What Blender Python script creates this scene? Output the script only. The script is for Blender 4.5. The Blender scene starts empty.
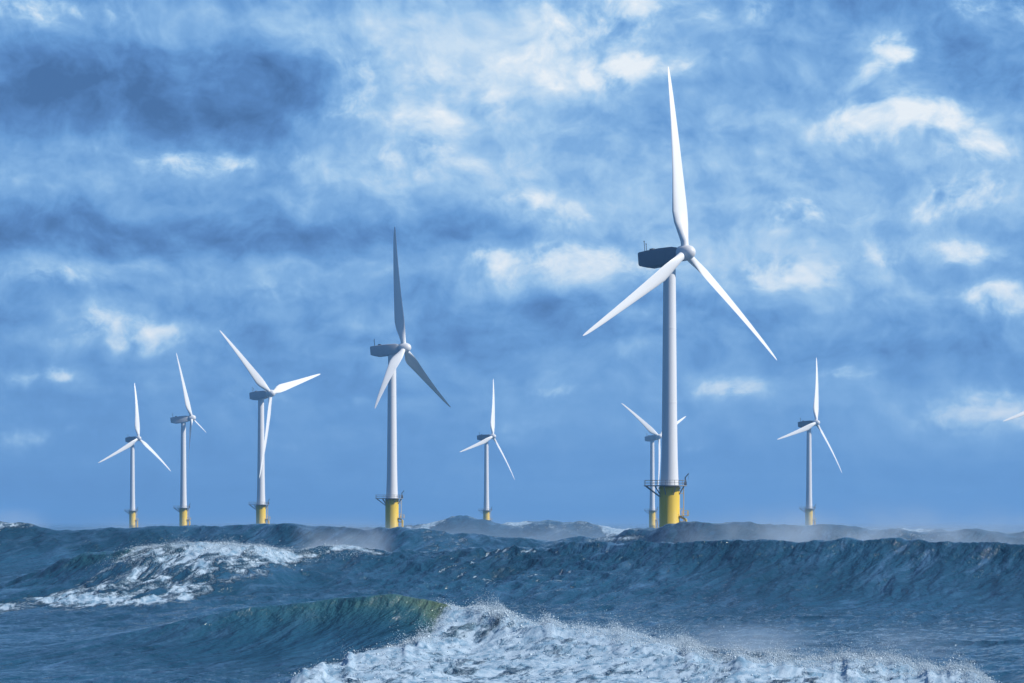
import bpy, bmesh, math, random
import numpy as np
from mathutils import Vector, Matrix

R = math.radians
SC = bpy.context.scene
COL = SC.collection

# ------------------------------------------------------------------ camera
FPX, HZ, CAMH = 2400.0, 522.0, 8.6           # focal length in photo pixels, horizon row, eye height above mean sea (m)
cam = bpy.data.cameras.new('camera')
cam.sensor_width = 36.0
cam.lens = 36.0 * FPX / 1024.0
cam.shift_y = (HZ - 341.5) / 1024.0
cam.clip_start, cam.clip_end = 1.0, 90000.0
camo = bpy.data.objects.new('camera', cam)
camo.location = (0, 0, CAMH)
camo.rotation_euler = (R(90), 0, 0)
COL.objects.link(camo)
SC.camera = camo
SC.render.resolution_x, SC.render.resolution_y = 1024, 683

# ------------------------------------------------------------------ sun, view
SUN_AZ, SUN_EL = 104.0, 36.0                 # degrees clockwise from the view axis; elevation
to_sun = Vector((math.sin(R(SUN_AZ)) * math.cos(R(SUN_EL)), math.cos(R(SUN_AZ)) * math.cos(R(SUN_EL)), math.sin(R(SUN_EL))))
sun = bpy.data.lights.new('sun', 'SUN')
sun.energy, sun.angle, sun.color = 4.7, R(0.5), (1.0, 0.95, 0.88)
suno = bpy.data.objects.new('sun', sun)
suno.rotation_euler = to_sun.to_track_quat('Z', 'Y').to_euler()
suno.location = (200, -100, 200)
COL.objects.link(suno)
SC.view_settings.view_transform = 'Standard'
SC.view_settings.look = 'None'
SC.view_settings.exposure = 0.0
SC.view_settings.gamma = 1.0
SC.view_settings.use_curve_mapping = False
SC.cycles.use_denoising = True
SC.cycles.max_bounces = 6
SC.cycles.transparent_max_bounces = 8
SC.cycles.volume_bounces = 2


# ------------------------------------------------------------------ node helpers
def lin(r, g, b):
    def c(v):
        v /= 255.0
        return v / 12.92 if v <= 0.04045 else ((v + 0.055) / 1.055) ** 2.4
    return (c(r), c(g), c(b), 1.0)


class NT:
    """small wrapper that keeps node code short"""
    def __init__(self, tree):
        self.t = tree
        self.n, self.l = tree.nodes, tree.links

    def put(self, sock, v):
        if isinstance(v, bpy.types.NodeSocket):
            self.l.new(v, sock)
        elif v is not None:
            sock.default_value = v

    def math(self, op, a, b=None, c=None, clamp=False):
        n = self.n.new('ShaderNodeMath'); n.operation = op; n.use_clamp = clamp
        self.put(n.inputs[0], a)
        if b is not None: self.put(n.inputs[1], b)
        if c is not None: self.put(n.inputs[2], c)
        return n.outputs[0]

    def vec(self, op, a, b=None, scale=None):
        n = self.n.new('ShaderNodeVectorMath'); n.operation = op
        self.put(n.inputs[0], a)
        if b is not None: self.put(n.inputs[1], b)
        if scale is not None: self.put(n.inputs[3], scale)
        return n.outputs['Value'] if op in ('LENGTH', 'DOT_PRODUCT', 'DISTANCE') else n.outputs[0]

    def noise(self, v, scale, detail=4.0, rough=0.5, dist=0.0, color=False):
        n = self.n.new('ShaderNodeTexNoise')
        self.put(n.inputs['Vector'], v)
        n.inputs['Scale'].default_value = scale
        n.inputs['Detail'].default_value = detail
        n.inputs['Roughness'].default_value = rough
        n.inputs['Distortion'].default_value = dist
        return n.outputs['Color'] if color else n.outputs[0]

    def remap(self, v, a, b, c=0.0, d=1.0, smooth=False):
        n = self.n.new('ShaderNodeMapRange')
        n.interpolation_type = 'SMOOTHSTEP' if smooth else 'LINEAR'
        for i, x in enumerate((v, a, b, c, d)): self.put(n.inputs[i], x)
        return n.outputs[0]

    def ramp(self, v, stops):
        n = self.n.new('ShaderNodeValToRGB')
        e = n.color_ramp.elements
        while len(e) < len(stops): e.new(0.5)
        for el, (p, c) in zip(e, stops): el.position, el.color = p, c
        self.put(n.inputs[0], v)
        return n.outputs[0]

    def mix(self, f, a, b):
        n = self.n.new('ShaderNodeMix'); n.data_type = 'RGBA'
        self.put(n.inputs[0], f); self.put(n.inputs[6], a); self.put(n.inputs[7], b)
        return n.outputs[2]


# ------------------------------------------------------------------ sky: Nishita daylight behind broken cloud
world = bpy.data.worlds.new('World')
SC.world = world
world.use_nodes = True
wt = world.node_tree
wt.nodes.clear()
W = NT(wt)
tc = wt.nodes.new('ShaderNodeTexCoord')
D = tc.outputs['Generated']                                   # direction on the sky sphere
nish = wt.nodes.new('ShaderNodeTexSky')
nish.sky_type = 'NISHITA'; nish.sun_disc = False
nish.sun_elevation, nish.sun_rotation = R(SUN_EL), R(SUN_AZ)
P = W.vec('SCALE', D, scale=10.0)                             # ten units per radian
Q = W.vec('MULTIPLY', P, (1.0, 1.0, 1.45))                    # clouds lie flat: stretched sideways
warp1 = W.vec('SUBTRACT', W.noise(Q, 1.6, 3, 0.55, color=True), (0.5, 0.5, 0.5))
warp2 = W.vec('SUBTRACT', W.noise(Q, 6.0, 4, 0.6, color=True), (0.5, 0.5, 0.5))
WP = W.vec('ADD', W.vec('ADD', P, W.vec('MULTIPLY', warp1, (0.6, 0.0, 0.22))), W.vec('MULTIPLY', warp2, (0.20, 0.0, 0.10)))


def sky_at(px, py):
    v = Vector(((px - 512.0) / FPX, 1.0, (HZ - py) / FPX)).normalized() * 10
    return (v.x, v.y, v.z)


# cloud masses: where on the sky, how wide and tall, how much lighter or darker than the deck
CLOUDS = [
    (100, 88, 210, 44, -0.36), (270, 118, 70, 22, -0.20), (20, 30, 110, 40, 0.10), (170, 25, 150, 24, 0.19), (40, 8, 60, 16, -0.06),
    (430, 85, 120, 60, 0.32), (345, 112, 60, 20, 0.22), (470, 20, 120, 40, 0.22), (360, 50, 40, 12, -0.07), (490, 108, 50, 10, -0.10),
    (450, 165, 110, 30, 0.16), (130, 160, 150, 22, 0.10), (310, 158, 60, 14, -0.05),
    (150, 236, 300, 18, -0.26), (430, 226, 110, 17, -0.12), (60, 272, 140, 12, 0.10), (330, 268, 130, 12, 0.07), (240, 300, 220, 14, -0.06),
    (120, 330, 75, 17, 0.22), (40, 372, 60, 9, 0.12), (150, 362, 200, 10, -0.05), (8, 440, 30, 16, 0.17), (230, 405, 22, 22, 0.10), (350, 328, 30, 8, 0.10),
    (612, 20, 110, 50, 0.22), (610, 70, 62, 12, 0.41), (560, 90, 90, 16, 0.12), (730, 14, 24, 16, 0.22),
    (540, 212, 60, 14, 0.22), (590, 180, 90, 40, 0.07), (555, 266, 95, 17, 0.32), (690, 205, 60, 30, 0.06),
    (720, 80, 60, 60, -0.04), (820, 60, 60, 60, 0.05), (975, 95, 60, 50, -0.10), (885, 48, 22, 24, 0.32), (860, 85, 18, 14, 0.17), (915, 125, 70, 17, 0.44), (985, 150, 42, 12, 0.22),
    (860, 170, 90, 30, 0.07), (960, 205, 70, 24, 0.29), (840, 250, 110, 16, 0.13), (985, 248, 26, 14, 0.25), (1000, 304, 50, 14, 0.29), (860, 300, 80, 18, 0.10), (730, 285, 60, 20, 0.10),
    (680, 235, 200, 9, -0.06), (720, 330, 300, 22, -0.11), (880, 352, 200, 14, -0.06), (560, 300, 160, 10, -0.07),
    (745, 387, 42, 13, 0.19), (985, 412, 66, 22, 0.32), (690, 318, 60, 9, 0.07), (560, 385, 60, 14, 0.07), (520, 428, 30, 10, 0.10), (460, 405, 60, 18, 0.05), (600, 355, 60, 8, 0.07), (850, 390, 40, 18, 0.06),
    (820, 200, 260, 150, 0.09), (540, 200, 200, 120, 0.05),
    (300, 470, 600, 40, -0.01), (40, 490, 200, 40, -0.04), (1005, 10, 50, 10, 0.22),
]
sep = wt.nodes.new('ShaderNodeSeparateXYZ'); wt.links.new(D, sep.inputs[0])
z = sep.outputs[2]
field = W.ramp(W.math('MULTIPLY', z, 4.0), [(0.0, (.35,) * 3 + (1,)), (.12, (.35,) * 3 + (1,)), (.28, (.35,) * 3 + (1,)), (.45, (.42,) * 3 + (1,)), (.62, (.42,) * 3 + (1,)), (1.0, (.28,) * 3 + (1,))])
for px, py, sx, sy, a in CLOUDS:
    c = sky_at(px, py)
    d = W.vec('LENGTH', W.vec('MULTIPLY', W.vec('SUBTRACT', WP, c), (FPX / 10 / sx, 0.22, FPX / 10 / sy)))
    g = W.math('EXPONENT', W.math('MULTIPLY', W.math('POWER', d, 2.2), -0.75))
    field = W.math('MULTIPLY_ADD', g, a, field)
# bright cumulus heads: crisp, ragged edges
CUMULUS = [
    (330, 400, 70, 9, .45), (90, 430, 60, 8, .4), (560, 395, 70, 9, .5), (870, 380, 80, 9, .5), (700, 440, 80, 7, .4), (300, 440, 90, 7, .4), (930, 455, 70, 6, .35), (40, 280, 80, 12, .5), (300, 290, 90, 10, .45), (720, 310, 80, 10, .5),
    (612, 70, 66, 18, 1.0), (560, 80, 40, 10, .7), (915, 125, 70, 22, 1.0), (889, 50, 24, 26, .85), (975, 150, 50, 16, .75), (985, 412, 68, 26, .9), (540, 262, 84, 18, .85), (620, 268, 50, 12, .7),
    (545, 210, 60, 16, .75), (125, 330, 70, 19, .75), (745, 387, 46, 15, .75), (955, 200, 66, 24, .85), (1000, 304, 52, 16, .85), (735, 14, 30, 16, .75), (985, 246, 30, 18, .85),
    (425, 85, 120, 56, .55), (350, 112, 60, 24, .6), (500, 60, 60, 40, .5), (228, 404, 20, 22, .65), (10, 440, 34, 17, .75), (40, 372, 60, 12, .6), (800, 270, 50, 16, .65), (800, 215, 40, 20, .6),
    (60, 15, 90, 22, .6), (180, 160, 120, 20, .6), (590, 20, 90, 40, .75), (880, 250, 60, 16, .6), (455, 160, 80, 24, .7), (530, 430, 40, 10, .5), (1005, 8, 50, 16, .75),
]
cum = None
for px, py, sx, sy, a in CUMULUS:
    c = sky_at(px, py)
    d = W.vec('LENGTH', W.vec('MULTIPLY', W.vec('SUBTRACT', WP, c), (FPX / 10 / sx, 0.22, FPX / 10 / sy)))
    g = W.math('MULTIPLY', W.math('EXPONENT', W.math('MULTIPLY', W.math('POWER', d, 2.0), -0.8)), a)
    cum = g if cum is None else W.math('MAXIMUM', cum, g)
# billows, lit from the sun's side: the same noise a little to the right and above is taken away
Qw = W.vec('ADD', Q, W.vec('SCALE', warp1, scale=0.5))
n0 = W.noise(Qw, 1.5, 8, 0.56)
n1 = W.noise(W.vec('ADD', Qw, (0.07, 0.0, 0.09)), 1.5, 8, 0.56)
fine = W.noise(Q, 4.2, 7, 0.6)
low = W.remap(z, 0.012, 0.075, 0.12, 1.0, smooth=True)
detail = W.math('ADD', W.math('MULTIPLY', W.math('SUBTRACT', n0, 0.5), 0.34),
                W.math('ADD', W.math('MULTIPLY', W.math('SUBTRACT', n0, n1), 0.30), W.math('MULTIPLY', W.math('SUBTRACT', fine, 0.5), 0.12)))
field = W.math('ADD', field, W.math('MULTIPLY', detail, low))
QC = W.vec('ADD', W.vec('MULTIPLY', P, (1.0, 1.0, 1.25)), W.vec('SCALE', warp1, scale=0.35))
b0 = W.noise(QC, 3.1, 9, 0.58)
b1 = W.noise(W.vec('ADD', QC, (0.05, 0.0, 0.075)), 3.1, 9, 0.58)
cm = W.remap(W.math('ADD', cum, W.math('MULTIPLY', W.math('SUBTRACT', b0, 0.5), 1.9)), 0.24, 0.92, smooth=True)
cm = W.math('MULTIPLY', cm, W.remap(cum, 0.05, 0.55, smooth=True))
lit = W.math('ADD', W.math('MULTIPLY', W.math('SUBTRACT', b0, b1), 2.0), W.math('MULTIPLY_ADD', W.math('POWER', cum, 2.0), 0.16, 0.08))
puff = W.math('ADD', W.math('MULTIPLY', W.math('SUBTRACT', b0, b1), 0.80), W.math('MULTIPLY', W.math('SUBTRACT', b0, 0.5), 0.26))
field = W.math('ADD', field, W.math('MULTIPLY', puff, W.remap(z, 0.015, 0.10, 0.25, 1.0, smooth=True)))
bands = W.noise(W.vec('MULTIPLY', P, (0.45, 0.45, 4.5)), 1.0, 5, 0.55, 0.4)          # flat layers low over the horizon
field = W.math('MULTIPLY_ADD', W.math('SUBTRACT', bands, 0.5), W.remap(z, 0.02, 0.16, 0.34, 0.24), field)
fill_cut = W.math('MAXIMUM', W.vec('DOT_PRODUCT', D, (-0.8, -0.6, 0.0)), 0.0)            # unseen dark bank added behind and left, to cut the fill light
field = W.math('MULTIPLY_ADD', fill_cut, -0.42, field)
field = W.math('ADD', field, W.math('MULTIPLY', W.math('MULTIPLY', cm, lit), W.remap(z, 0.0, 0.12, 0.7, 1.0)))
deck = W.ramp(W.math('MULTIPLY', field, 0.8), [(0.0, lin(68, 108, 160)), (0.144, lin(86, 132, 190)), (0.272, lin(104, 155, 212)), (0.40, lin(130, 177, 226)),
                      (0.53, lin(163, 202, 238)), (0.70, lin(205, 227, 246)), (1.0, lin(240, 247, 252))])
deck = W.vec('SCALE', deck, scale=10.0)
cover = W.remap(z, 0.25, 0.75, 0.97, 0.40, smooth=True)
skycol = W.mix(cover, nish.outputs[0], deck)
bg = wt.nodes.new('ShaderNodeBackground')
W.put(bg.inputs[0], skycol)
bg.inputs[1].default_value = 0.1
wo = wt.nodes.new('ShaderNodeOutputWorld')
wt.links.new(bg.outputs[0], wo.inputs[0])
world.cycles.sampling_method = 'MANUAL'
world.cycles.sample_map_resolution = 512


# ------------------------------------------------------------------ materials
def material(name):
    m = bpy.data.materials.new(name)
    m.use_nodes = True
    t = m.node_tree
    b = t.nodes['Principled BSDF']
    return m, NT(t), b


def paint(name, col, rough=0.4, wear=0.10, streak=0.0, scale=0.6):
    m, N, b = material(name)
    g = m.node_tree.nodes.new('ShaderNodeTexCoord')
    o = g.outputs['Object']
    n = N.noise(N.vec('MULTIPLY', o, (1, 1, .25)), scale, 6, 0.6)
    n2 = N.noise(N.vec('MULTIPLY', o, (1, 1, .06)), scale * 3.0, 5, 0.65)
    f = N.math('ADD', N.math('MULTIPLY', N.remap(n, .35, .75), wear), N.math('MULTIPLY', N.remap(n2, .5, .8), streak), clamp=True)
    dark = tuple(c * k for c, k in zip(col[:3], (.55, .55, .5))) + (1,)
    N.put(b.inputs['Base Color'], N.mix(f, col, dark))
    N.put(b.inputs['Roughness'], N.remap(n, .3, .7, rough - .08, rough + .12))
    return m


M_WHITE = paint('white_turbine_paint', (.76, .77, .77, 1), .42, .12, .14)
M_BLADE = paint('white_blade_gelcoat', (.82, .83, .82, 1), .38, .12, .05, .25)
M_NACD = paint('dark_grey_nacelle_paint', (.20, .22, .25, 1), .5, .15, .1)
M_NACL = paint('light_grey_nacelle_paint', (.52, .54, .56, 1), .5, .15, .1)
M_YEL = paint('yellow_marine_paint', (.82, .56, .035, 1), .45, .22, .55, .5)
M_STEEL = paint('galvanised_steel', (.24, .26, .28, 1), .55, .3, .2, 1.0)
M_DARK = paint('dark_steel', (.07, .075, .08, 1), .5, .2, .1, 1.0)


# ------------------------------------------------------------------ mesh helpers
class MB:
    def __init__(self): self.v, self.f = [], []

    def add(self, vs, fs):
        o = len(self.v)
        self.v += [tuple(p) for p in vs]
        self.f += [tuple(i + o for i in q) for q in fs]

    def lathe(self, prof, n=40, c=(0, 0, 0), axis='Z', caps=True):
        vs, fs = [], []
        for r, h in prof:
            for k in range(n):
                a = 2 * math.pi * k / n
                p = (r * math.cos(a), r * math.sin(a), h)
                if axis == 'Y': p = (r * math.cos(a), h, -r * math.sin(a))
                vs.append((p[0] + c[0], p[1] + c[1], p[2] + c[2]))
        for i in range(len(prof) - 1):
            for k in range(n):
                a, b = i * n + k, i * n + (k + 1) % n
                fs.append((a, b, b + n, a + n))
        if caps:
            fs.append(tuple(range(n - 1, -1, -1)))
            fs.append(tuple((len(prof) - 1) * n + k for k in range(n)))
        self.add(vs, fs)

    def tube(self, a, b, r, n=8, r2=None):
        a, b = Vector(a), Vector(b)
        q = (b - a).to_track_quat('Z', 'Y')
        vs = []
        for p, rr in ((a, r), (b, r2 or r)):
            for k in range(n):
                t = 2 * math.pi * k / n
                vs.append(p + q @ Vector((rr * math.cos(t), rr * math.sin(t), 0)))
        fs = [(k, (k + 1) % n, (k + 1) % n + n, k + n) for k in range(n)]
        fs += [tuple(range(n - 1, -1, -1)), tuple(range(n, 2 * n))]
        self.add(vs, fs)

    def box(self, x0, x1, y0, y1, z0, z1):
        vs = [(x, y, zz) for zz in (z0, z1) for y in (y0, y1) for x in (x0, x1)]
        self.add(vs, [(0, 2, 3, 1), (4, 5, 7, 6), (0, 1, 5, 4), (2, 6, 7, 3), (0, 4, 6, 2), (1, 3, 7, 5)])

    def mesh(self, name, mat, smooth=35.0, bevel=0.0):
        me = bpy.data.meshes.new(name)
        bm = bmesh.new()
        vs = [bm.verts.new(p) for p in self.v]
        for q in self.f: bm.faces.new([vs[i] for i in q])
        bmesh.ops.recalc_face_normals(bm, faces=bm.faces)
        if bevel:
            es = [e for e in bm.edges if len(e.link_faces) == 2 and e.calc_face_angle() > R(25)]
            bmesh.ops.bevel(bm, geom=es, offset=bevel, segments=3, profile=.5, affect='EDGES', clamp_overlap=True)
        if smooth:
            for fa in bm.faces: fa.smooth = True
            for e in bm.edges:
                if len(e.link_faces) == 2 and e.calc_face_angle() > R(smooth): e.smooth = False
        bm.to_mesh(me); bm.free()
        me.materials.append(mat)
        return me


def link(name, me, parent=None, mw=None):
    o = bpy.data.objects.new(name, me)
    COL.objects.link(o)
    if parent: o.parent = parent
    if mw is not None: o.matrix_local = mw
    return o


def props(o, label=None, cat=None, group=None, kind=None):
    for k, v in (('label', label), ('category', cat), ('group', group), ('kind', kind)):
        if v: o[k] = v
    return o


# ------------------------------------------------------------------ the sea
rng = np.random.default_rng(7)
_perm = rng.permutation(4096).astype(np.int32)
_ang = rng.random(4096) * 2 * np.pi
_gx, _gy = np.cos(_ang).astype(np.float32), np.sin(_ang).astype(np.float32)


def perlin(x, y, seed=0):
    x = np.asarray(x, np.float64); y = np.asarray(y, np.float64)
    xi = np.floor(x).astype(np.int64); yi = np.floor(y).astype(np.int64)
    xf = (x - xi).astype(np.float32); yf = (y - yi).astype(np.float32)
    u = xf * xf * xf * (xf * (xf * 6 - 15) + 10); v = yf * yf * yf * (yf * (yf * 6 - 15) + 10)

    def g(i, j):
        h = _perm[(_perm[(xi + i + seed * 131) & 4095] + yi + j) & 4095]
        return _gx[h] * (xf - i) + _gy[h] * (yf - j)
    a = g(0, 0) * (1 - u) + g(1, 0) * u
    b = g(0, 1) * (1 - u) + g(1, 1) * u
    return (a * (1 - v) + b * v) * 1.4


def fbm(x, y, oct=4, seed=0, gain=.5, lac=2.03):
    s, a, t = 0.0, 1.0, 0.0
    for k in range(oct):
        s = s + a * perlin(x, y, seed + k); t += a
        x, y, a = x * lac + 7.3, y * lac - 3.1, a * gain
    return s / t


def ridged(x, y, oct=3, seed=0, gain=.5):
    s, a, t = 0.0, 1.0, 0.0
    for k in range(oct):
        s = s + a * (1 - np.abs(perlin(x, y, seed + k)) * 2); t += a
        x, y, a = x * 2.1 + 3.7, y * 2.1 + 1.9, a * gain
    return s / t


def sstep(x, a, b):
    t = np.clip((x - a) / (b - a), 0, 1)
    return t * t * (3 - 2 * t)


# grid: fan of rows, finest on the breakers
rows = [90.0]
while rows[-1] < 34000:
    d = rows[-1]
    if d < 142: s = 1.2
    elif d < 214: s = .24
    elif d < 268: s = .8
    elif d < 362: s = .42
    elif d < 520: s = .75
    else: s = max(.9, (d - 400) * .0085)
    rows.append(d + s)
rows = np.array(rows)
dense = np.linspace(-.240, .240, 900)
side = .240 + np.cumsum(np.geomspace(.001, .06, 34))
ang = np.concatenate([-side[::-1], dense, side])
A, Y = np.meshgrid(ang, rows)
X = A * Y
PX = 512 + FPX * A                                   # bearing of each point, in photo columns

BASE = -1.6
W1 = [(-300, 170, -1.6), (-80, 180, -.9), (40, 186, -.4), (150, 192, .8), (250, 197, 2.0), (330, 199.5, 2.8), (395, 200, 3.2), (425, 199.5, 2.9), (450, 198.5, 2.3),
      (478, 197, 1.5), (510, 194, .85), (560, 190, .3), (650, 183, -.4), (800, 174, -1.1), (900, 168, -1.6), (1000, 161, -2.0), (1300, 150, -2.2)]
W2 = [(-300, 318, 2.0), (-60, 318, .4), (0, 318, 1.1), (40, 318, 2.7), (62, 317, 3.9), (100, 316, 5.4), (150, 315, 6.3), (212, 316, 6.4), (262, 320, 5.5), (300, 328, 4.5),
      (326, 335, 5.0), (352, 338, 5.2), (392, 340, 4.3), (430, 341, 4.2), (500, 340, 4.8), (560, 337, 5.4), (610, 334, 5.8), (680, 331, 6.1), (745, 328, 6.6),
      (800, 327, 6.3), (850, 326, 6.45), (900, 325, 6.5), (960, 324, 6.25), (1030, 322, 6.1), (1300, 318, 4.5)]
W3 = [(-300, 470, 6), (-60, 470, 8.2), (0, 470, 8.9), (18, 470, 9.1), (40, 470, 8.2), (75, 474, 7.4), (130, 478, 7.5), (200, 480, 7.8), (260, 478, 8.1), (330, 474, 7.9), (362, 470, 7.2), (392, 462, 7.7),
      (432, 464, 7.0), (480, 470, 6.2), (540, 476, 6.0), (600, 474, 6.2), (640, 468, 7.2), (668, 462, 8.7), (700, 458, 9.3), (740, 458, 9.0), (790, 460, 8.3), (860, 462, 7.6), (950, 464, 7.0), (1050, 464, 7.2), (1300, 470, 6)]
W4 = [(-300, 900, 5), (0, 900, 7.0), (100, 910, 6.8), (200, 920, 6.9), (300, 900, 7.2), (400, 890, 7.2), (435, 890, 8.8), (459, 890, 10.0), (485, 890, 8.8), (510, 890, 7.6), (545, 880, 9.2), (570, 880, 9.0),
      (600, 890, 7.2), (700, 900, 7.0), (850, 900, 7.0), (1000, 890, 7.4), (1300, 900, 5)]


def ridge(tab, wf, wb, pf=1.2, pb=1.6, wob=2.0, seed=0, hvar=.25, hs=16.0):
    t = np.array(tab, float)
    a = (t[:, 0] - 512) / FPX
    # smooth interpolation along the crest
    def itp(col):
        v = np.interp(ang, a, t[:, col])
        k = np.hanning(25); k /= k.sum()
        vp = np.pad(v, 12, mode='edge')
        return np.convolve(vp, k, 'valid')
    yc, hc = itp(1), itp(2)
    xc = ang * yc
    yc = yc + wob * perlin(xc / 23.0, xc * 0 + seed, seed) + .4 * wob * perlin(xc / 6.0, xc * 0 + seed + .5, seed + 3)
    hc = hc + hvar * fbm(xc / hs, xc * 0 + seed + 5.5, 3, seed + 9)
    tt = Y - yc[None, :]
    p = np.where(tt < 0, np.exp(-(np.abs(tt) / wf) ** pf), np.exp(-(np.abs(tt) / wb) ** pb))
    return p * (hc[None, :] - BASE), tt, p, hc, yc


h1, t1, p1, hc1, yc1 = ridge(W1, 8.0, 15, 1.25, 1.5, .9, 1, .15, 7.0)
h2, t2, p2, hc2, yc2 = ridge(W2, 17.0, 30, 1.25, 1.7, 2.2, 2, .35)
h3, t3, p3, hc3, yc3 = ridge(W3, 20.0, 36, 1.2, 1.6, 4, 3, .5, 20)
h4, t4, p4, hc4, yc4 = ridge(W4, 38.0, 70, 1.2, 1.6, 8, 4, .8, 40)
H = BASE + h1 + h2 + h3 + h4

# open-sea swell beyond and between the big seas
sw = np.zeros_like(H)
for k in range(26):
    lam = float(np.exp(rng.uniform(np.log(16), np.log(150))))
    th = R(rng.normal(-100, 24))
    amp = .012 * lam ** .95 * rng.uniform(.5, 1.1)
    ph = (X * math.cos(th) + Y * math.sin(th)) * 2 * np.pi / lam + rng.uniform(0, 6.28)
    fade = np.exp(-(Y / (lam * 260)) ** 2)
    s = 1 - np.abs(np.sin(ph / 2)) ** .9 * 2
    sw += amp * s * fade
far = sstep(Y, 480, 800)
H += sw * (.16 + .72 * far) + far * 1.0 * np.exp(-(Y / 2200.) ** 2)
H = H * np.exp(-(np.maximum(Y - 1500, 0) / 5000) ** 2)

# wind sea: oblique chop running down the faces, then isotropic chop, both fading where the grid can no longer carry them
ca, sa = math.cos(R(63)), math.sin(R(63))
wx = X + 2.2 * fbm(X / 17, Y / 17, 2, 40); wy = Y + 2.2 * fbm(X / 17 + 9, Y / 17, 2, 43)
U = (wx * ca + wy * sa); V = (-wx * sa + wy * ca)      # U along the streaks, V across them
near = np.exp(-(Y / 900.) ** 2)
face2 = np.exp(-((t2 + 18) / 26.) ** 2)
face1 = np.exp(-((t1 + 7) / 10.) ** 2) * sstep(-PX, -470, -430)
right = sstep(PX, 560, 720)
ch = (.26 + (.95 - .45 * right) * face2) * (ridged(U / 34., V / 9.0, 2, 11) - .3) + (.16 + .32 * face2 + .06 * face1) * (ridged(U / 15., V / 3.0, 3, 17) - .3)
ch += (.50 * fbm(X / 10.0, Y / 8.0, 3, 23) + .16 * ridged(X / 5.0 + .3 * V, Y / 4.0, 2, 29)) * (1 - .7 * right * face2) * (1 - .8 * face1)
rough_mid = sstep(PX, 330, 420) * sstep(-PX, -720, -560) * np.exp(-((t2 + 10) / 22.) ** 2)
ch += rough_mid * (.95 * ridged(X / 5.5, Y / 6.0, 4, 61) - .1)
H += (ch * 1.1 - .15) * near * (1 - .45 * sstep(p1, .5, .95))
H += (np.clip(p3, 0, 1) + np.clip(p4, 0, 1)) * (1.1 * ridged(X / 17., Y / 22., 3, 181) + .8 * fbm(X / 8., Y / 12., 3, 185) - .35)
H += far * near ** .3 * (.6 * fbm(X / 22, Y / 30, 3, 71) + .55 * ridged(X / 9., Y / 12., 3, 77))


# ---- white water.  Outlines are laid on the wave surface where the photo shows it
def row(h, y): return HZ + FPX * (CAMH - h) / y
PY = row(H, Y)


def sdf(poly):
    """signed distance, + inside, on the bearing / depression chart of the wave surface"""
    p = np.array(poly, float)
    d = np.full(PX.shape, 1e9); ins = np.zeros(PX.shape, bool)
    n = len(p)
    for i in range(n):
        x0, y0 = p[i]; x1, y1 = p[(i + 1) % n]
        ex, ey = x1 - x0, y1 - y0
        t = np.clip(((PX - x0) * ex + (PY - y0) * ey) / (ex * ex + ey * ey), 0, 1)
        d = np.minimum(d, (PX - x0 - t * ex) ** 2 + (PY - y0 - t * ey) ** 2)
        c = ((y0 <= PY) & (y1 > PY)) | ((y1 <= PY) & (y0 > PY))
        with np.errstate(divide='ignore', invalid='ignore'):
            ins ^= c & (PX < x0 + (PY - y0) * ex / (ey if ey else 1e-9))
    d = np.sqrt(d)
    return np.where(ins, d, -d)


foam = np.zeros_like(H)
# the breaker in front: thick white water
S1 = sdf([(262, 700), (300, 672), (345, 655), (400, 643), (430, 630), (441, 606), (452, 597), (478, 602), (505, 611), (560, 620), (640, 634), (720, 651), (800, 658), (880, 660), (950, 668), (1010, 690), (1000, 720), (600, 760), (250, 760)])
S1 = np.where((Y < 207), S1, -60)
edge = 9 * fbm(X / 2.2, Y / 4.0, 4, 81)
F1 = sstep(S1 + 1.3 * edge, -10, 16)
flow = ridged(U / 9. + .8 * fbm(X / 5., Y / 6., 3, 84), V / 2.2, 4, 85)
foam = np.maximum(foam, F1 * (.74 + .28 * fbm(X / 3.0, Y / 5.0, 4, 86) + .34 * (flow - .4) + .22 * sstep(-np.abs(S1 - 12), -16, 0)))
mound = sstep(S1, -2, 16) * sstep(-S1, -75, -20)
plume = sstep(fbm(PX / 26., Y * 0 + 3.3, 3, 90), -.15, .45)              # where the breaker throws water up
bill = 1 - np.abs(fbm(X / 3.2 + .2 * V, Y / 3.6, 5, 91, .55)) * 2.2
H += mound * (.25 + .9 * fbm(X / 6.5, Y / 7.0, 3, 95) + .42 * bill + .5 * plume * sstep(S1, 2, 12) * sstep(-S1, -40, -14)) * F1
H += F1 * (.12 * fbm(X / 1.5, Y / 2.2, 4, 99, .55) + .02 * perlin(X / .42, Y / .7, 103))
# the breaker on the left: broken face, streaky
S2 = sdf([(-40, 606), (20, 600), (70, 585), (112, 560), (140, 541), (185, 537), (240, 541), (300, 549), (332, 553), (280, 573), (235, 588), (190, 602), (130, 609), (-40, 611)])
S2 = np.where((Y > 240) & (Y < 345), S2, -60)
strk = .55 * ridged(U / 16. + 3, V / 2.6, 3, 111) + .45 * ridged(U / 11. + 3, V / .9, 3, 113)
strk2 = fbm(X / 3.5, Y / 6.0, 4, 115)
crestness = sstep(p2, .55, .98)
F2 = sstep(S2 + 7 * strk2, -6, 10) * np.clip(.33 + .85 * (strk - .35) + .5 * strk2 + .35 * crestness * sstep(PX, 150, 200) + .35 * sstep(PY, 590, 603), 0, 1)
foam = np.maximum(foam, F2)
H += sstep(S2, -2, 10) * F2 * (1.0 * np.abs(fbm(X / 2.4, Y / 3.4, 4, 121, .55)) + .18 * perlin(X / .9, Y / 1.4, 127))
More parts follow.
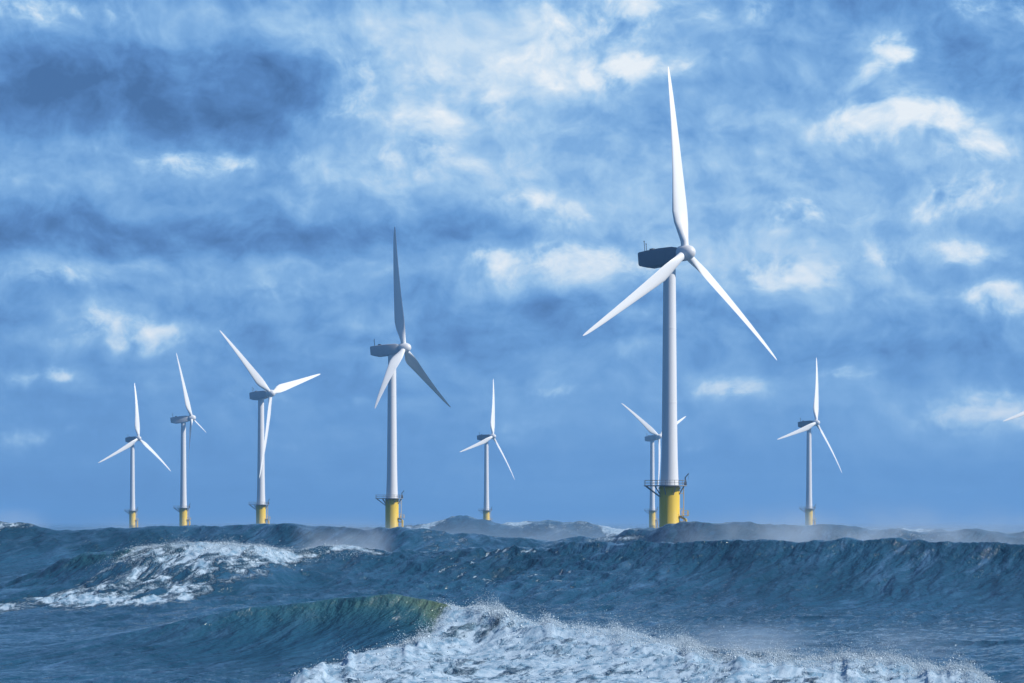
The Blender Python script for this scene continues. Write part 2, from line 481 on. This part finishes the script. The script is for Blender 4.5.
# torn crest beside it, flecks on the middle face, lines of foam further out
S3 = sdf([(322, 556), (330, 545), (345, 542), (365, 545), (392, 554), (380, 557), (352, 550)])
foam = np.maximum(foam, sstep(S3 + 3 * strk2, -2, 4) * .75 * (Y > 300) * (Y < 380))
for poly, k in (([(560, 541), (600, 535), (645, 534), (655, 540), (600, 543)], .8), ([(-30, 512), (28, 513), (46, 523), (30, 528), (-30, 530)], 1.0), ([(55, 525), (78, 525), (80, 530), (58, 530)], .6),
                ([(490, 527), (540, 523), (610, 524), (650, 530), (560, 533)], .6), ([(900, 540), (960, 536), (1030, 538), (1030, 543), (930, 544)], .25)):
    s = sdf(poly)
    foam = np.maximum(foam, sstep(s + 2.5 * fbm(X / 6., Y / 14., 3, 133), -2, 3) * k * (Y > 335) * np.clip(.55 + 1.2 * fbm(X / 5., Y / 16., 3, 137), 0, 1))
fl = ridged(U / 9. + 40, V / 1.6, 3, 141) * sstep(fbm(X / 9., Y / 9., 3, 145), -.05, .35)
foam = np.maximum(foam, .72 * sstep(fl, .46, .76) * rough_mid)
fl2 = sstep(ridged(U / 11., V / 1.5, 3, 151), .66, .86) * sstep(fbm(X / 14., Y / 14., 3, 155), .05, .4)
foam = np.maximum(foam, .40 * fl2 * near)
caps = sstep(fbm(X / 26, Y / 44, 4, 161) + .22 * (p4 + .5 * p3), .30, .48) * sstep(Y, 350, 600) * .8
foam = np.maximum(foam, caps)
foam = np.clip(foam, 0, 1)
# bubbly green plus light through the thin lip, put into the water colour
lip = .9 * np.exp(-((PX - 446) / 32.) ** 2) * sstep(p1, .2, .9) * (t1 < 4)
lip = np.clip(lip + .50 * sstep(p1, .35, .95) * np.exp(-((PX - 370) / 130.) ** 2), 0, 1)
lip2 = .45 * sstep(p2, .72, .95) * np.exp(-((PX - 130) / 60.) ** 2)
green = np.clip(np.maximum(lip, lip2) * (1 + .5 * fbm(X / 3., Y / 3., 3, 171)), 0, 1)
# the crests lean forward a little over their faces
lean = 2.2 * p1 ** 3 * np.clip((h1 - 1.5) / 3.5, 0, 1) + 2.6 * p2 ** 4 * np.clip((h2 - 3) / 5, 0, 1)
YV = Y - lean

nr, nc = Y.shape
co = np.stack([X, YV, H], -1).astype(np.float32).reshape(-1)
ii = (np.arange(nr - 1)[:, None] * nc + np.arange(nc - 1)[None, :]).reshape(-1)
quads = np.stack([ii, ii + 1, ii + nc + 1, ii + nc], -1).astype(np.int32).reshape(-1)
me = bpy.data.meshes.new('sea')
me.vertices.add(nr * nc); me.vertices.foreach_set('co', co)
nq = len(ii)
me.loops.add(nq * 4); me.loops.foreach_set('vertex_index', quads)
me.polygons.add(nq)
me.polygons.foreach_set('loop_start', np.arange(0, nq * 4, 4, dtype=np.int32))
me.polygons.foreach_set('use_smooth', np.ones(nq, bool))
for nm, arr in (('foam', foam), ('aerated_glow', green)):
    at = me.attributes.new(nm, 'FLOAT', 'POINT')
    at.data.foreach_set('value', arr.astype(np.float32).reshape(-1))
me.update()

m_sea, N, b = material('sea_water')
t = m_sea.node_tree
geo = t.nodes.new('ShaderNodeNewGeometry')
pos = geo.outputs['Position']


def attr(N, name):
    a = N.t.nodes.new('ShaderNodeAttribute'); a.attribute_name = name
    return a.outputs['Fac']


fo, gr = attr(N, 'foam'), attr(N, 'aerated_glow')
rot = N.t.nodes.new('ShaderNodeVectorRotate'); rot.rotation_type = 'Z_AXIS'
rot.inputs['Angle'].default_value = R(-63)
N.put(rot.inputs['Vector'], pos)
st = N.vec('MULTIPLY', rot.outputs[0], (.22, 1.0, .6))          # stretched along the wind streaks
lace = N.noise(N.vec('MULTIPLY', pos, (1, .6, 1)), 1.1, 7, .58, .7)
lace2 = N.noise(st, 1.5, 7, .60, .5)
lc = N.math('ADD', N.math('MULTIPLY', lace, .5), N.math('MULTIPLY', lace2, .5))
ff = N.remap(N.math('ADD', fo, N.math('MULTIPLY', N.math('SUBTRACT', lc, .5), 1.5)), .30, .78, smooth=True)
ff = N.math('MULTIPLY', ff, N.remap(fo, .02, .2, smooth=True))
tint = N.noise(pos, .05, 4, .5)
deep = N.mix(N.remap(tint, .35, .65), (.005, .040, .074, 1), (.013, .070, .128, 1))
sheen = N.noise(N.vec('MULTIPLY', st, (.8, 1, 1)), .42, 7, .6, .6)         # pale sky reflection painted into the water colour, in wind-drawn streaks
sheen_patch = N.noise(pos, .045, 3, .5)
sheen = N.math('MULTIPLY', N.remap(sheen, .46, .70, smooth=True), N.remap(sheen_patch, .40, .62, .25, 1.0))
deep = N.mix(N.math('MULTIPLY', sheen, .40), deep, (.12, .24, .42, 1))
deep = N.mix(N.remap(gr, 0, .5), deep, (.022, .092, .118, 1))
deep = N.mix(N.remap(gr, .45, 1.1), deep, (.105, .160, .088, 1))  # olive of light shining through the thin crest, painted in
foamcol = N.mix(N.remap(lace, .38, .60), (.17, .30, .42, 1), (.44, .56, .66, 1))
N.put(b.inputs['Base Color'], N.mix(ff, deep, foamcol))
N.put(b.inputs['Roughness'], N.remap(ff, 0, 1, .09, .85))
b.inputs['IOR'].default_value = 1.333
N.put(b.inputs['Specular IOR Level'], N.remap(ff, 0, 1, .5, .15))
w1 = N.noise(st, .7, 6, .52)
w2 = N.noise(N.vec('MULTIPLY', pos, (1, .8, 1)), .55, 6, .56)
w3 = N.noise(N.vec('MULTIPLY', pos, (1, .7, 1)), .16, 4, .5)
bmp = t.nodes.new('ShaderNodeBump')
bmp.inputs['Strength'].default_value = 1.0
bmp.inputs['Distance'].default_value = 1.5
N.put(bmp.inputs['Height'], N.math('MULTIPLY', N.math('ADD', N.math('MULTIPLY', w1, .75), N.math('ADD', N.math('MULTIPLY', w2, .42), N.math('MULTIPLY', w3, .8))), N.remap(ff, 0, 1, 1, .30)))
soft = t.nodes.new('ShaderNodeMix'); soft.data_type = 'VECTOR'            # light bleeds through froth: its relief shades softly
N.put(soft.inputs[0], N.math('MULTIPLY', ff, .5)); N.put(soft.inputs[4], bmp.outputs[0]); soft.inputs[5].default_value = (0.1, -.25, .96)
N.put(b.inputs['Normal'], N.vec('NORMALIZE', soft.outputs[1]))
me.materials.append(m_sea)
sea = link('sea', me)
props(sea, kind='structure')

# ------------------------------------------------------------------ thrown spray: loose drops over the breakers
m_spray, N, b = material('white_spray')
b.inputs['Base Color'].default_value = (.52, .63, .71, 1)
b.inputs['Roughness'].default_value = .9
b.inputs['Specular IOR Level'].default_value = .05
r2 = np.random.default_rng(21)
OCT = np.array([(1, 1, 1), (-1, -1, 1), (-1, 1, -1), (1, -1, -1)], np.float32)
OCF = np.array([(0, 2, 1), (0, 1, 3), (0, 3, 2), (1, 2, 3)], np.int32)


def scatter(weight, n, lift, drift, size, puff=0.0):
    """drops over the sea points where weight is high; lift is their mean height, drift how far the wind carries them"""
    dA = np.gradient(YV, axis=0) * np.gradient(X, axis=1)
    w = (weight * np.abs(dA)).reshape(-1); w = w / w.sum()
    idx = r2.choice(w.size, n, p=w)
    p = np.stack([X.reshape(-1)[idx], YV.reshape(-1)[idx], H.reshape(-1)[idx]], -1)
    k = np.clip(.25 + 2.2 * fbm(p[:, 0] / 2.6, p[:, 1] / 3.2, 3, 201), .05, 1.6) ** 1.6
    up = r2.exponential(1.0, n) * lift * k
    p[:, 2] += up
    p[:, 0] += up * drift + r2.normal(0, .22, n)
    p[:, 1] += r2.normal(0, .25, n)
    sz = size * np.exp(r2.normal(0, .55, n)) * np.exp(-up / 2.0)
    return p, sz


def drops(parts, name):
    p = np.concatenate([a for a, _ in parts]); sz = np.concatenate([c for _, c in parts])
    n = len(p)
    sh = 1 + .45 * r2.normal(size=(n, 4, 1)).clip(-1.2, 1.2)
    v = p[:, None, :] + OCT[None] * sh * sz[:, None, None]
    fidx = (np.arange(n)[:, None, None] * 4 + OCF[None]).reshape(-1).astype(np.int32)
    mm = bpy.data.meshes.new(name)
    mm.vertices.add(n * 4); mm.vertices.foreach_set('co', v.astype(np.float32).reshape(-1))
    mm.loops.add(n * 12); mm.loops.foreach_set('vertex_index', fidx)
    mm.polygons.add(n * 4); mm.polygons.foreach_set('loop_start', np.arange(0, n * 12, 3, dtype=np.int32))
    mm.update(); mm.materials.append(m_spray)
    o = link(name, mm)
    props(o, kind='stuff')
    return o


lipw = F1 * sstep(S1, -4, 3) * sstep(-S1, -26, -6)
o = drops([scatter(lipw * (.15 + plume) * (t1 > -14), 210000, .58, -.6, .014), scatter(F1 * mound, 50000, .22, -.2, .013)], 'breaker_spray')
o['label'] = 'white drops thrown up along the nearest breaking wave'
w_c2 = sstep(p2, .75, .98) * (sstep(PX, 110, 180) * sstep(-PX, -400, -300))
o = drops([scatter(F2 * sstep(p2, .5, .95), 40000, .30, -.4, .015), scatter(w_c2, 30000, .50, -.7, .016)], 'crest_spray')
o['label'] = 'white drops blown off the left breaking crest'

# ------------------------------------------------------------------ wind turbines
UP = Vector((0, 0, 1))


def blade_mesh(Rr, bend, pitch):
    """frame: X along the rotor's tangent, Y along its axis (upwind), Z outwards"""
    st = [(1.0, 1.9, 1.0, 0), (2.6, 1.9, 1.0, 0), (4.5, 2.5, .72, 13), (7, 3.3, .40, 13), (9.5, 3.55, .30, 11.5), (13, 3.2, .25, 9.5), (18, 2.65, .22, 7), (24, 2.1, .19, 4.6),
          (30, 1.6, .17, 2.6), (36, 1.15, .16, 1.2), (40, .8, .15, .4), (42, .5, .15, 0), (43.0, .14, .15, 0)]
    n = 20
    vs, fs = [], []
    for r, c, th, tw in st:
        r2 = r * Rr / 43.0
        be = -R(pitch + tw)
        round_ = max(0.0, min(1.0, (th - .3) / .7))
        for k in range(n):
            a = 2 * math.pi * k / n
            ux = .5 * math.cos(a)
            air = th * .5 * math.sin(a) * (1.0 if math.sin(a) > 0 else .75)
            c_ = c * (1 + .14 * (1 - round_))
            x = c_ * (ux + .17 * (1 - round_))
            taper = (1 - round_) * (.25 + .75 * (.5 + ux)) + round_
            y = c * (air * taper)
            X_, Y_ = x * math.cos(be) - y * math.sin(be), x * math.sin(be) + y * math.cos(be)
            vs.append((X_, Y_ + bend * (r2 / Rr) ** 2.3, r2))
    for i in range(len(st) - 1):
        for k in range(n):
            a, b_ = i * n + k, i * n + (k + 1) % n
            fs.append((a, b_, b_ + n, a + n))
    fs.append(tuple(range(n - 1, -1, -1))); fs.append(tuple((len(st) - 1) * n + k for k in range(n)))
    m = MB(); m.add(vs, fs)
    me_ = m.mesh('blade', M_BLADE, smooth=60)
    return me_


def build_static():
    d = {}
    m = MB()
    m.lathe([(2.36, -14), (2.36, 5.9), (2.42, 6.0), (2.42, 6.4), (2.36, 6.5), (2.36, 16.2), (2.56, 16.25), (2.56, 16.55), (2.3, 16.6), (2.3, 16.78)], 48)
    d['transition_piece'] = m.mesh('transition_piece', M_YEL)
    m = MB()                                        # boat landing: two fender pipes on brackets
    for s in (-1, 1):
        m.tube((3.75, s * .9, -6), (3.75, s * .9, 9.2), .26, 10)
        m.tube((3.75, s * .9, 9.2), (2.25, s * .9, 9.9), .22, 10)
        for zz in (1.0, 5.0, 8.6):
            m.tube((2.2, s * .8, zz), (3.75, s * .9, zz), .16, 8)
    d['boat_landing'] = m.mesh('boat_landing', M_YEL)
    m = MB()                                        # ladder
    for s in (-1, 1): m.tube((3.25, s * .32, -4), (3.25, s * .32, 16.7), .06, 6)
    for k in range(66): m.tube((3.25, -.32, -3.6 + k * .31), (3.25, .32, -3.6 + k * .31), .03, 5)
    for zz in (3, 7.3, 11.6, 15.2):
        for s in (-1, 1): m.tube((2.3, s * .32, zz), (3.25, s * .32, zz), .05, 6)
    d['ladder'] = m.mesh('ladder', M_YEL)
    m = MB()                                        # small rest platform on the landing side
    m.box(2.30, 4.3, -1.5, 1.5, 9.95, 10.10)
    for x_, y_ in ((4.25, -1.45), (4.25, 0), (4.25, 1.45), (2.95, -1.45), (2.95, 1.45)): m.tube((x_, y_, 10.1), (x_, y_, 11.2), .05, 6)
    for zz in (10.65, 11.2):
        m.tube((4.25, -1.45, zz), (4.25, 1.45, zz), .045, 6)
        for s in (-1, 1): m.tube((2.95, s * 1.45, zz), (4.25, s * 1.45, zz), .045, 6)
    d['rest_platform'] = m.mesh('rest_platform', M_YEL)
    # work platform: round deck with a laydown wing to the left
    out = [(3.95 * math.cos(R(a)), 3.95 * math.sin(R(a))) for a in range(-140, 141, 8)]
    out += [(-5.75, 2.2), (-5.75, -2.2)]
    n = len(out)
    m = MB()
    vs = [(x_, y_, 16.80) for x_, y_ in out] + [(x_, y_, 17.02) for x_, y_ in out]
    m.add(vs, [tuple(range(n - 1, -1, -1)), tuple(range(n, 2 * n))] + [(k, (k + 1) % n, (k + 1) % n + n, k + n) for k in range(n)])
    for k in range(8):
        a = R(k * 45 + 20)
        m.tube((2.33 * math.cos(a), 2.33 * math.sin(a), 14.9), (3.6 * math.cos(a), 3.6 * math.sin(a), 16.82), .11, 6)
    m.tube((-2.2, 1.0, 14.4), (-5.4, 1.6, 16.82), .13, 6); m.tube((-2.2, -1.0, 14.4), (-5.4, -1.6, 16.82), .13, 6)
    d['work_platform'] = m.mesh('work_platform', M_STEEL)
    m = MB()
    for k in range(n):
        x_, y_ = out[k]; x2, y2 = out[(k + 1) % n]
        if k % 2 == 0 or k >= n - 2: m.tube((x_ * .98, y_ * .98, 17.0), (x_ * .98, y_ * .98, 18.15), .05, 6)
        for zz in (17.55, 18.15): m.tube((x_ * .98, y_ * .98, zz), (x2 * .98, y2 * .98, zz), .045, 5)
    d['railing'] = m.mesh('railing', M_STEEL)
    m = MB()                                        # davit on the right of the deck
    m.tube((3.55, -.9, 17.0), (3.55, -.9, 18.9), .14, 8)
    m.tube((3.55, -.9, 18.8), (4.3, -1.2, 19.7), .11, 8)
    m.tube((4.27, -1.19, 19.7), (4.27, -1.19, 18.4), .025, 5)
    m.box(3.25, 3.85, -1.2, -.6, 17.02, 17.8)
    d['davit_crane'] = m.mesh('davit_crane', M_DARK)
    m = MB()
    m.lathe([(2.14, 16.79), (2.10, 17.4), (2.0, 19.4), (1.88, 23), (1.78, 29), (1.70, 36), (1.64, 42), (1.58, 48), (1.52, 55), (1.47, 61), (1.42, 66), (1.39, 67.9)], 64)
    for zz, rr in ((36.0, 1.70), (53.0, 1.535)):
        m.lathe([(rr - .05, zz - .18), (rr + .035, zz - .16), (rr + .035, zz + .16), (rr - .05, zz + .18)], 64)
    d['tower'] = m.mesh('tower', M_WHITE)
    return d


ST = build_static()


def nacelle_mesh(mat):
    # frame: Y along the rotor axis (front +), Z up; origin at the rotor centre
    m = MB()
    sec = [(-1.55, 1.35, -1.35, 1.45), (-2.6, 1.62, -1.72, 1.75), (-6.0, 1.75, -2.0, 1.95), (-10.0, 1.72, -1.95, 1.98), (-12.1, 1.55, -1.25, 1.92), (-12.4, 1.35, -.95, 1.72)]
    vs = []
    for y, w, z0, z1 in sec: vs += [(-w, y, z0), (w, y, z0), (w, y, z1), (-w, y, z1)]
    fs = [(3, 2, 1, 0)]
    for i in range(len(sec) - 1):
        o = i * 4
        for k in range(4): fs.append((o + k, o + (k + 1) % 4, o + (k + 1) % 4 + 4, o + k + 4))
    o = (len(sec) - 1) * 4
    fs.append((o, o + 1, o + 2, o + 3))
    m.add(vs, fs)
    return m.mesh('nacelle', mat, smooth=30, bevel=.22)


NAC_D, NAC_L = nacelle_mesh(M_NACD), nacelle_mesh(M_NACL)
SENS = []
for x_, y_, h_ in ((-.9, -11.4, 4.2), (.9, -10.6, 4.5)):
    m = MB()
    m.tube((x_, y_, 1.8), (x_, y_, h_), .07, 6); m.tube((x_ - .3, y_, h_ - .25), (x_ + .3, y_, h_ - .25), .05, 6)
    SENS.append(m.mesh('wind_sensor', M_DARK))
m = MB(); m.box(-.5, .5, -9.6, -8.6, 1.8, 2.45)
HATCH = m.mesh('roof_hatch', M_DARK, bevel=.08)
m = MB()
m.lathe([(.9, -1.62), (1.55, -1.5), (1.75, -1.2), (1.80, -.4), (1.78, .5), (1.62, 1.3), (1.3, 1.95), (.85, 2.4), (.35, 2.62), (.03, 2.68)], 36, axis='Y')
HUBM = m.mesh('hub', M_WHITE, smooth=50)

OVER = 4.7
GROUP = 'offshore wind turbines standing in the stormy sea'
#   tower px, hub px (x, y), yaw, phase, tilt, bend, radius, pitch, nacelle, label
TURB = [
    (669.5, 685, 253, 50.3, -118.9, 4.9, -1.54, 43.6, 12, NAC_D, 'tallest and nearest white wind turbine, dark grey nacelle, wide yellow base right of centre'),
    (392, 404, 348, 71.0, 117.1, 5.5, 1.5, 42.9, 88, NAC_L, 'second tallest turbine, two of its three blades dark in shade, left of centre'),
    (261, 270.5, 393.5, 53.8, 73.8, 5.5, -2.03, 41.8, 12, NAC_L, 'mid sized turbine with one blade raised left, one right and one hanging along its tower'),
    (183.4, 191.5, 418, 85, -19.7, 7.9, -0.75, 40.5, 20, NAC_L, 'slim turbine seen nearly edge on, one blade foreshortened to a stub at right'),
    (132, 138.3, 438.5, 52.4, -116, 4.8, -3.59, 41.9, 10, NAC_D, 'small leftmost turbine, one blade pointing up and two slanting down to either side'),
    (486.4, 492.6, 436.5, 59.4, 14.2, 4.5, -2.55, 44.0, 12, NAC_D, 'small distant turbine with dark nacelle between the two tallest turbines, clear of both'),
    (651.7, 658.8, 436.6, 46, 66, 8, -3.4, 40.8, 12, NAC_L, 'small far turbine half hidden behind the tower of the tallest turbine'),
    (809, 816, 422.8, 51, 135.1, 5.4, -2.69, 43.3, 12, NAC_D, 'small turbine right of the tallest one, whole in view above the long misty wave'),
    (1044, 1051, 400.6, 45.8, -105.3, 5, -2.57, 43.1, 12, NAC_L, 'turbine past the right edge of which only one white blade tip shows'),
]


def make_turbine(tx, hx, hy, yaw, phase, tilt, bend, rad, pitch, nac, label):
    s = (HZ - hy) / (70.0 - CAMH)
    dist = FPX / s
    root = bpy.data.objects.new('wind_turbine', None)
    COL.objects.link(root)
    props(root, label, 'wind turbine', GROUP)
    tp = link('transition_piece', ST['transition_piece'], root)
    link('boat_landing', ST['boat_landing'], tp); link('ladder', ST['ladder'], tp); link('rest_platform', ST['rest_platform'], tp)
    wp = link('work_platform', ST['work_platform'], root)
    link('railing', ST['railing'], wp); link('davit_crane', ST['davit_crane'], wp)
    tw = link('tower', ST['tower'], root)
    psi, tau = R(yaw), R(tilt)
    n = Vector((math.sin(psi) * math.cos(tau), -math.cos(psi) * math.cos(tau), math.sin(tau)))
    tt = Vector((math.cos(psi), math.sin(psi), 0))
    u = tt.cross(n)
    if u.z < 0: u = -u
    hx_w = (hx - 512) / FPX * dist
    g_ = (tx - 512) / FPX
    over = max(4.0, min(6.2, (hx_w - g_ * dist) / (math.sin(psi) + g_ * math.cos(psi))))
    nh = Vector((math.sin(psi), -math.cos(psi), 0))
    root.location = (hx_w - over * nh.x, dist - over * nh.y, 0)
    hub_c = Vector((0, 0, 70.0)) + nh * over

    def frame(xa, ya, za):
        return Matrix(((xa.x, ya.x, za.x, hub_c.x), (xa.y, ya.y, za.y, hub_c.y), (xa.z, ya.z, za.z, hub_c.z), (0, 0, 0, 1)))
    F = frame(-(u.cross(n)) if (n.cross(u)).dot(tt) < 0 else n.cross(u), n, u)
    nc_ = link('nacelle', nac, root, F)
    for sm in SENS: link('wind_sensor', sm, nc_)
    link('roof_hatch', HATCH, nc_)
    link('hub', HUBM, root, F)
    bm_ = blade_mesh(rad, bend, pitch)
    for k in range(3):
        a = R(phase) + k * 2 * math.pi / 3
        d = math.sin(a) * tt + math.cos(a) * u
        link('blade', bm_, root, frame(n.cross(d), n, d))
    return root


for T in TURB: make_turbine(*T)

# ------------------------------------------------------------------ blown mist and sea haze
def vol_material(name, dens, col, noise=None, aniso=.3):
    m_ = bpy.data.materials.new(name); m_.use_nodes = True
    t_ = m_.node_tree; t_.nodes.clear()
    N_ = NT(t_)
    v_ = t_.nodes.new('ShaderNodeVolumePrincipled')
    v_.inputs['Color'].default_value = col
    v_.inputs['Anisotropy'].default_value = aniso
    v_.inputs['Density'].default_value = dens
    if noise:
        g_ = t_.nodes.new('ShaderNodeTexCoord')
        # local Z runs 0..1 up through the mist in Generated space
        sp = t_.nodes.new('ShaderNodeSeparateXYZ'); t_.links.new(g_.outputs['Generated'], sp.inputs[0])
        pos_ = t_.nodes.new('ShaderNodeNewGeometry').outputs['Position']
        nz = N_.noise(N_.vec('MULTIPLY', pos_, (1, .6, 1.6)), noise, 5, .6)
        fall = N_.math('MULTIPLY', N_.remap(sp.outputs[2], .25, 1.0, 1.0, 0.0, smooth=True), N_.remap(N_.math('ABSOLUTE', N_.math('SUBTRACT', sp.outputs[0], .5)), .25, .5, 1, 0, smooth=True))
        N_.put(v_.inputs['Density'], N_.math('MULTIPLY', N_.math('MULTIPLY', N_.remap(nz, .40, .66), fall), dens))
    o_ = t_.nodes.new('ShaderNodeOutputMaterial')
    t_.links.new(v_.outputs[0], o_.inputs['Volume'])
    return m_


def mist(name, px0, px1, yc, z0, h, depth, dens, label, nscale=.13):
    m = MB()
    n, k = 28, 14
    vs, fs = [], []
    for i in range(n + 1):
        f_ = i / n
        px = px0 + (px1 - px0) * f_
        sc = max(.05, math.sin(math.pi * f_) ** .35)
        for j in range(k):
            a = 2 * math.pi * j / k
            vs.append(((px - 512) / FPX * yc, yc + depth * math.cos(a) * sc, z0 + h * .5 * math.sin(a) * sc))
    for i in range(n):
        for j in range(k):
            a, b_ = i * k + j, i * k + (j + 1) % k
            fs.append((a, b_, b_ + k, a + k))
    fs.append(tuple(range(k - 1, -1, -1))); fs.append(tuple(n * k + j for j in range(k)))
    m.add(vs, fs)
    me_ = m.mesh(name, vol_material(name, dens, (.74, .88, 1.0, 1), nscale, 0.0), smooth=0)
    o_ = link(name, me_)
    props(o_, label, None, None, 'stuff')
    return o_


mist('blown_mist', 640, 1130, 356, 6.4, 14, 15, .065, 'pale mist blown off the long wave at right')
mist('blown_mist', 285, 400, 347, 5.4, 9.0, 9, .13, 'pale mist blown off the crest at centre left')
mist('blown_mist', 440, 1010, 186, -.6, 3.8, 8, .06, 'thin mist hanging over the nearest breaking wave')
mist('blown_mist', -180, 1200, 660, 3.5, 19, 120, .007, 'pale spray hanging over the distant waves round the turbine bases', .05)
mist('blown_mist', -60, 55, 482, 8.8, 7.0, 10, .08, 'pale mist over the far left crest')
m = MB()
m.box(-16000, 16000, -60, 36000, -16, 126)
hz = link('haze', m.mesh('haze', vol_material('sea_haze', .00015, (.30, .62, 1.0, 1), None, .1), smooth=0))
props(hz, kind='stuff')
